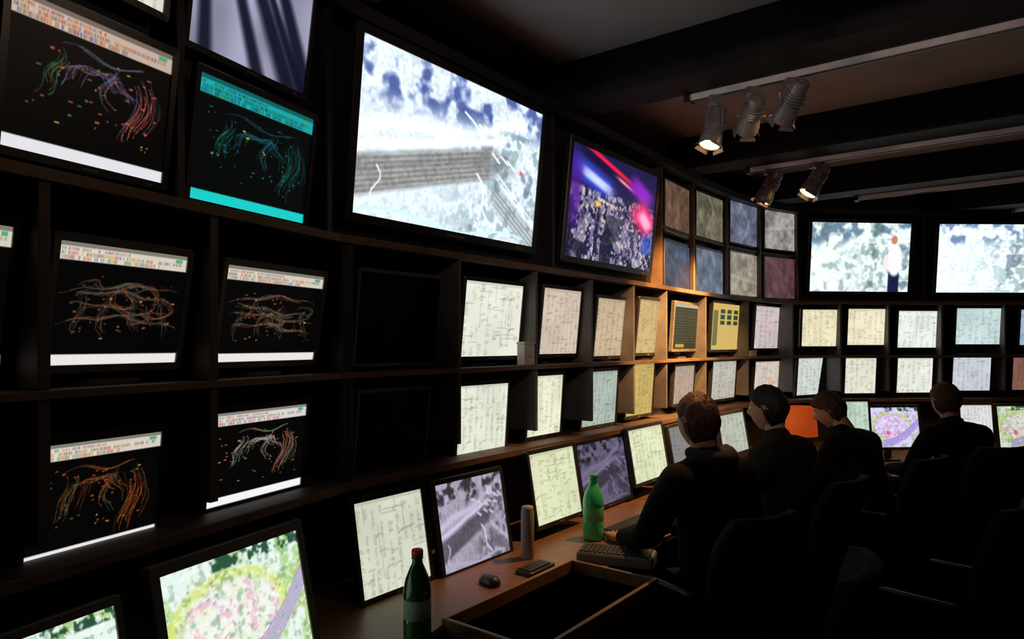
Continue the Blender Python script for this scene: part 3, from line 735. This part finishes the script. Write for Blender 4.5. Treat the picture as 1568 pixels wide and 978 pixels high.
C1=cl('hoodie_dark',(.003,.003,.0035),(.005,.005,.0055)); C1b=cl('hood_grey',(.034,.032,.034),(.048,.046,.048))
C2=cl('jacket_olive',(.012,.011,.009),(.018,.016,.013)); C3=cl('jumper_black',(.003,.003,.0035),(.005,.0045,.005))
P1=(.87,2.97);P2=(1.50,3.62);P3=(2.33,4.28);P4=(3.04,4.55)
person(*P1,30,.50,2,-4,-4,H1,C1,C1b,1,True,1.12,.44)
person(*P2,40,.50,8,8,-6,H2,C2,C2,2,False,1.14,.50)
person(*P3,34,.48,26,14,-28,H3,C3,C3,3,False,1.10,.50)
person(*P4,8,.47,12,-6,-8,H4,C3,C3,4,False,1.08,.58)

def office_chair(x,y,theta,seat,backh=.62,w=.46):
    bm=bmesh.new()
    T=Matrix.Translation((0,0,seat-.07))
    loft(bm,[rrect(w*.9,.42,.08,0),rrect(w,.46,.10,.02),rrect(w,.46,.10,.05),rrect(w*.9,.42,.09,.065)],0,True,True,T)
    loops=[]; n=9
    for j in range(8):
        v=j/7; zz=seat+.06+backh*v; ww=w*(.42+.10*math.sin(v*math.pi))*(1 if v<.9 else .86)
        ring=[]
        yb=-.235-.07*v+.03*math.sin(v*math.pi)
        for k in range(n):
            u=k/(n-1)*2-1; ring.append(Vector((u*ww,yb-.05*(1-u*u),zz)))
        for k in range(n):
            u=1-k/(n-1)*2; ring.append(Vector((u*ww,yb+.045-.05*(1-u*u),zz)))
        loops.append(ring)
    loft(bm,loops,0,True,True)
    tube(bm,[(0,-.10,seat-.08),(0,-.29,seat-.06),(0,-.32,seat+.15)],[.022,.022,.022],8,1)
    lathe(bm,[(.022,.10),(.022,seat-.09),(.06,seat-.08),(.06,seat-.07)],16,1)
    for k in range(5):
        an=2*math.pi*k/5; c,s=math.cos(an),math.sin(an)
        tube(bm,[(0,0,.12),(c*.15,s*.15,.105),(c*.28,s*.28,.075)],[.028,.022,.016],8,1)
        tube(bm,[(c*.28-s*.018,s*.28+c*.018,.028),(c*.28+s*.018,s*.28-c*.018,.028)],[.027,.027],12,1)
    for sg in (-1,1):
        tube(bm,[(sg*w*.45,-.05,seat-.04),(sg*(w*.5+.05),-.05,seat),(sg*(w*.5+.05),-.05,seat+.17)],[.014,.014,.014],8,1)
        tube(bm,[(sg*(w*.5+.05),-.15,seat+.185),(sg*(w*.5+.05),.10,seat+.185)],[.024,.022],8,1,.6)
    bmobj('office_chair',bm,[M_chair,M_black],None,Matrix.Translation((x,y,0))@Matrix.Rotation(math.radians(theta),4,'Z'),True)
office_chair(*P1,30,.47,.44); office_chair(*P2,40,.48,.44); office_chair(*P3,34,.46,.46); office_chair(*P4,8,.45,.5)
office_chair(.66,1.95,60,.46,.55,.48); office_chair(2.75,3.45,30,.50,.72,.50); office_chair(1.80,2.9,40,.46,.50)

w=bpy.data.worlds.new('w'); bpy.context.scene.world=w; w.use_nodes=True
w.node_tree.nodes['Background'].inputs[0].default_value=(.02,.02,.025,1); w.node_tree.nodes['Background'].inputs[1].default_value=.1
cam=bpy.data.cameras.new('camera'); cam.lens=24; cam.sensor_width=36; cam.sensor_fit='HORIZONTAL'; cam.shift_y=.0242; cam.clip_start=.05
co=bpy.data.objects.new('camera',cam); COL.objects.link(co); co.location=(0,0,EYE); co.rotation_euler=(math.radians(90),0,0)
bpy.context.scene.camera=co
vs=bpy.context.scene.view_settings; vs.view_transform='Standard'; vs.look='None'; vs.exposure=0
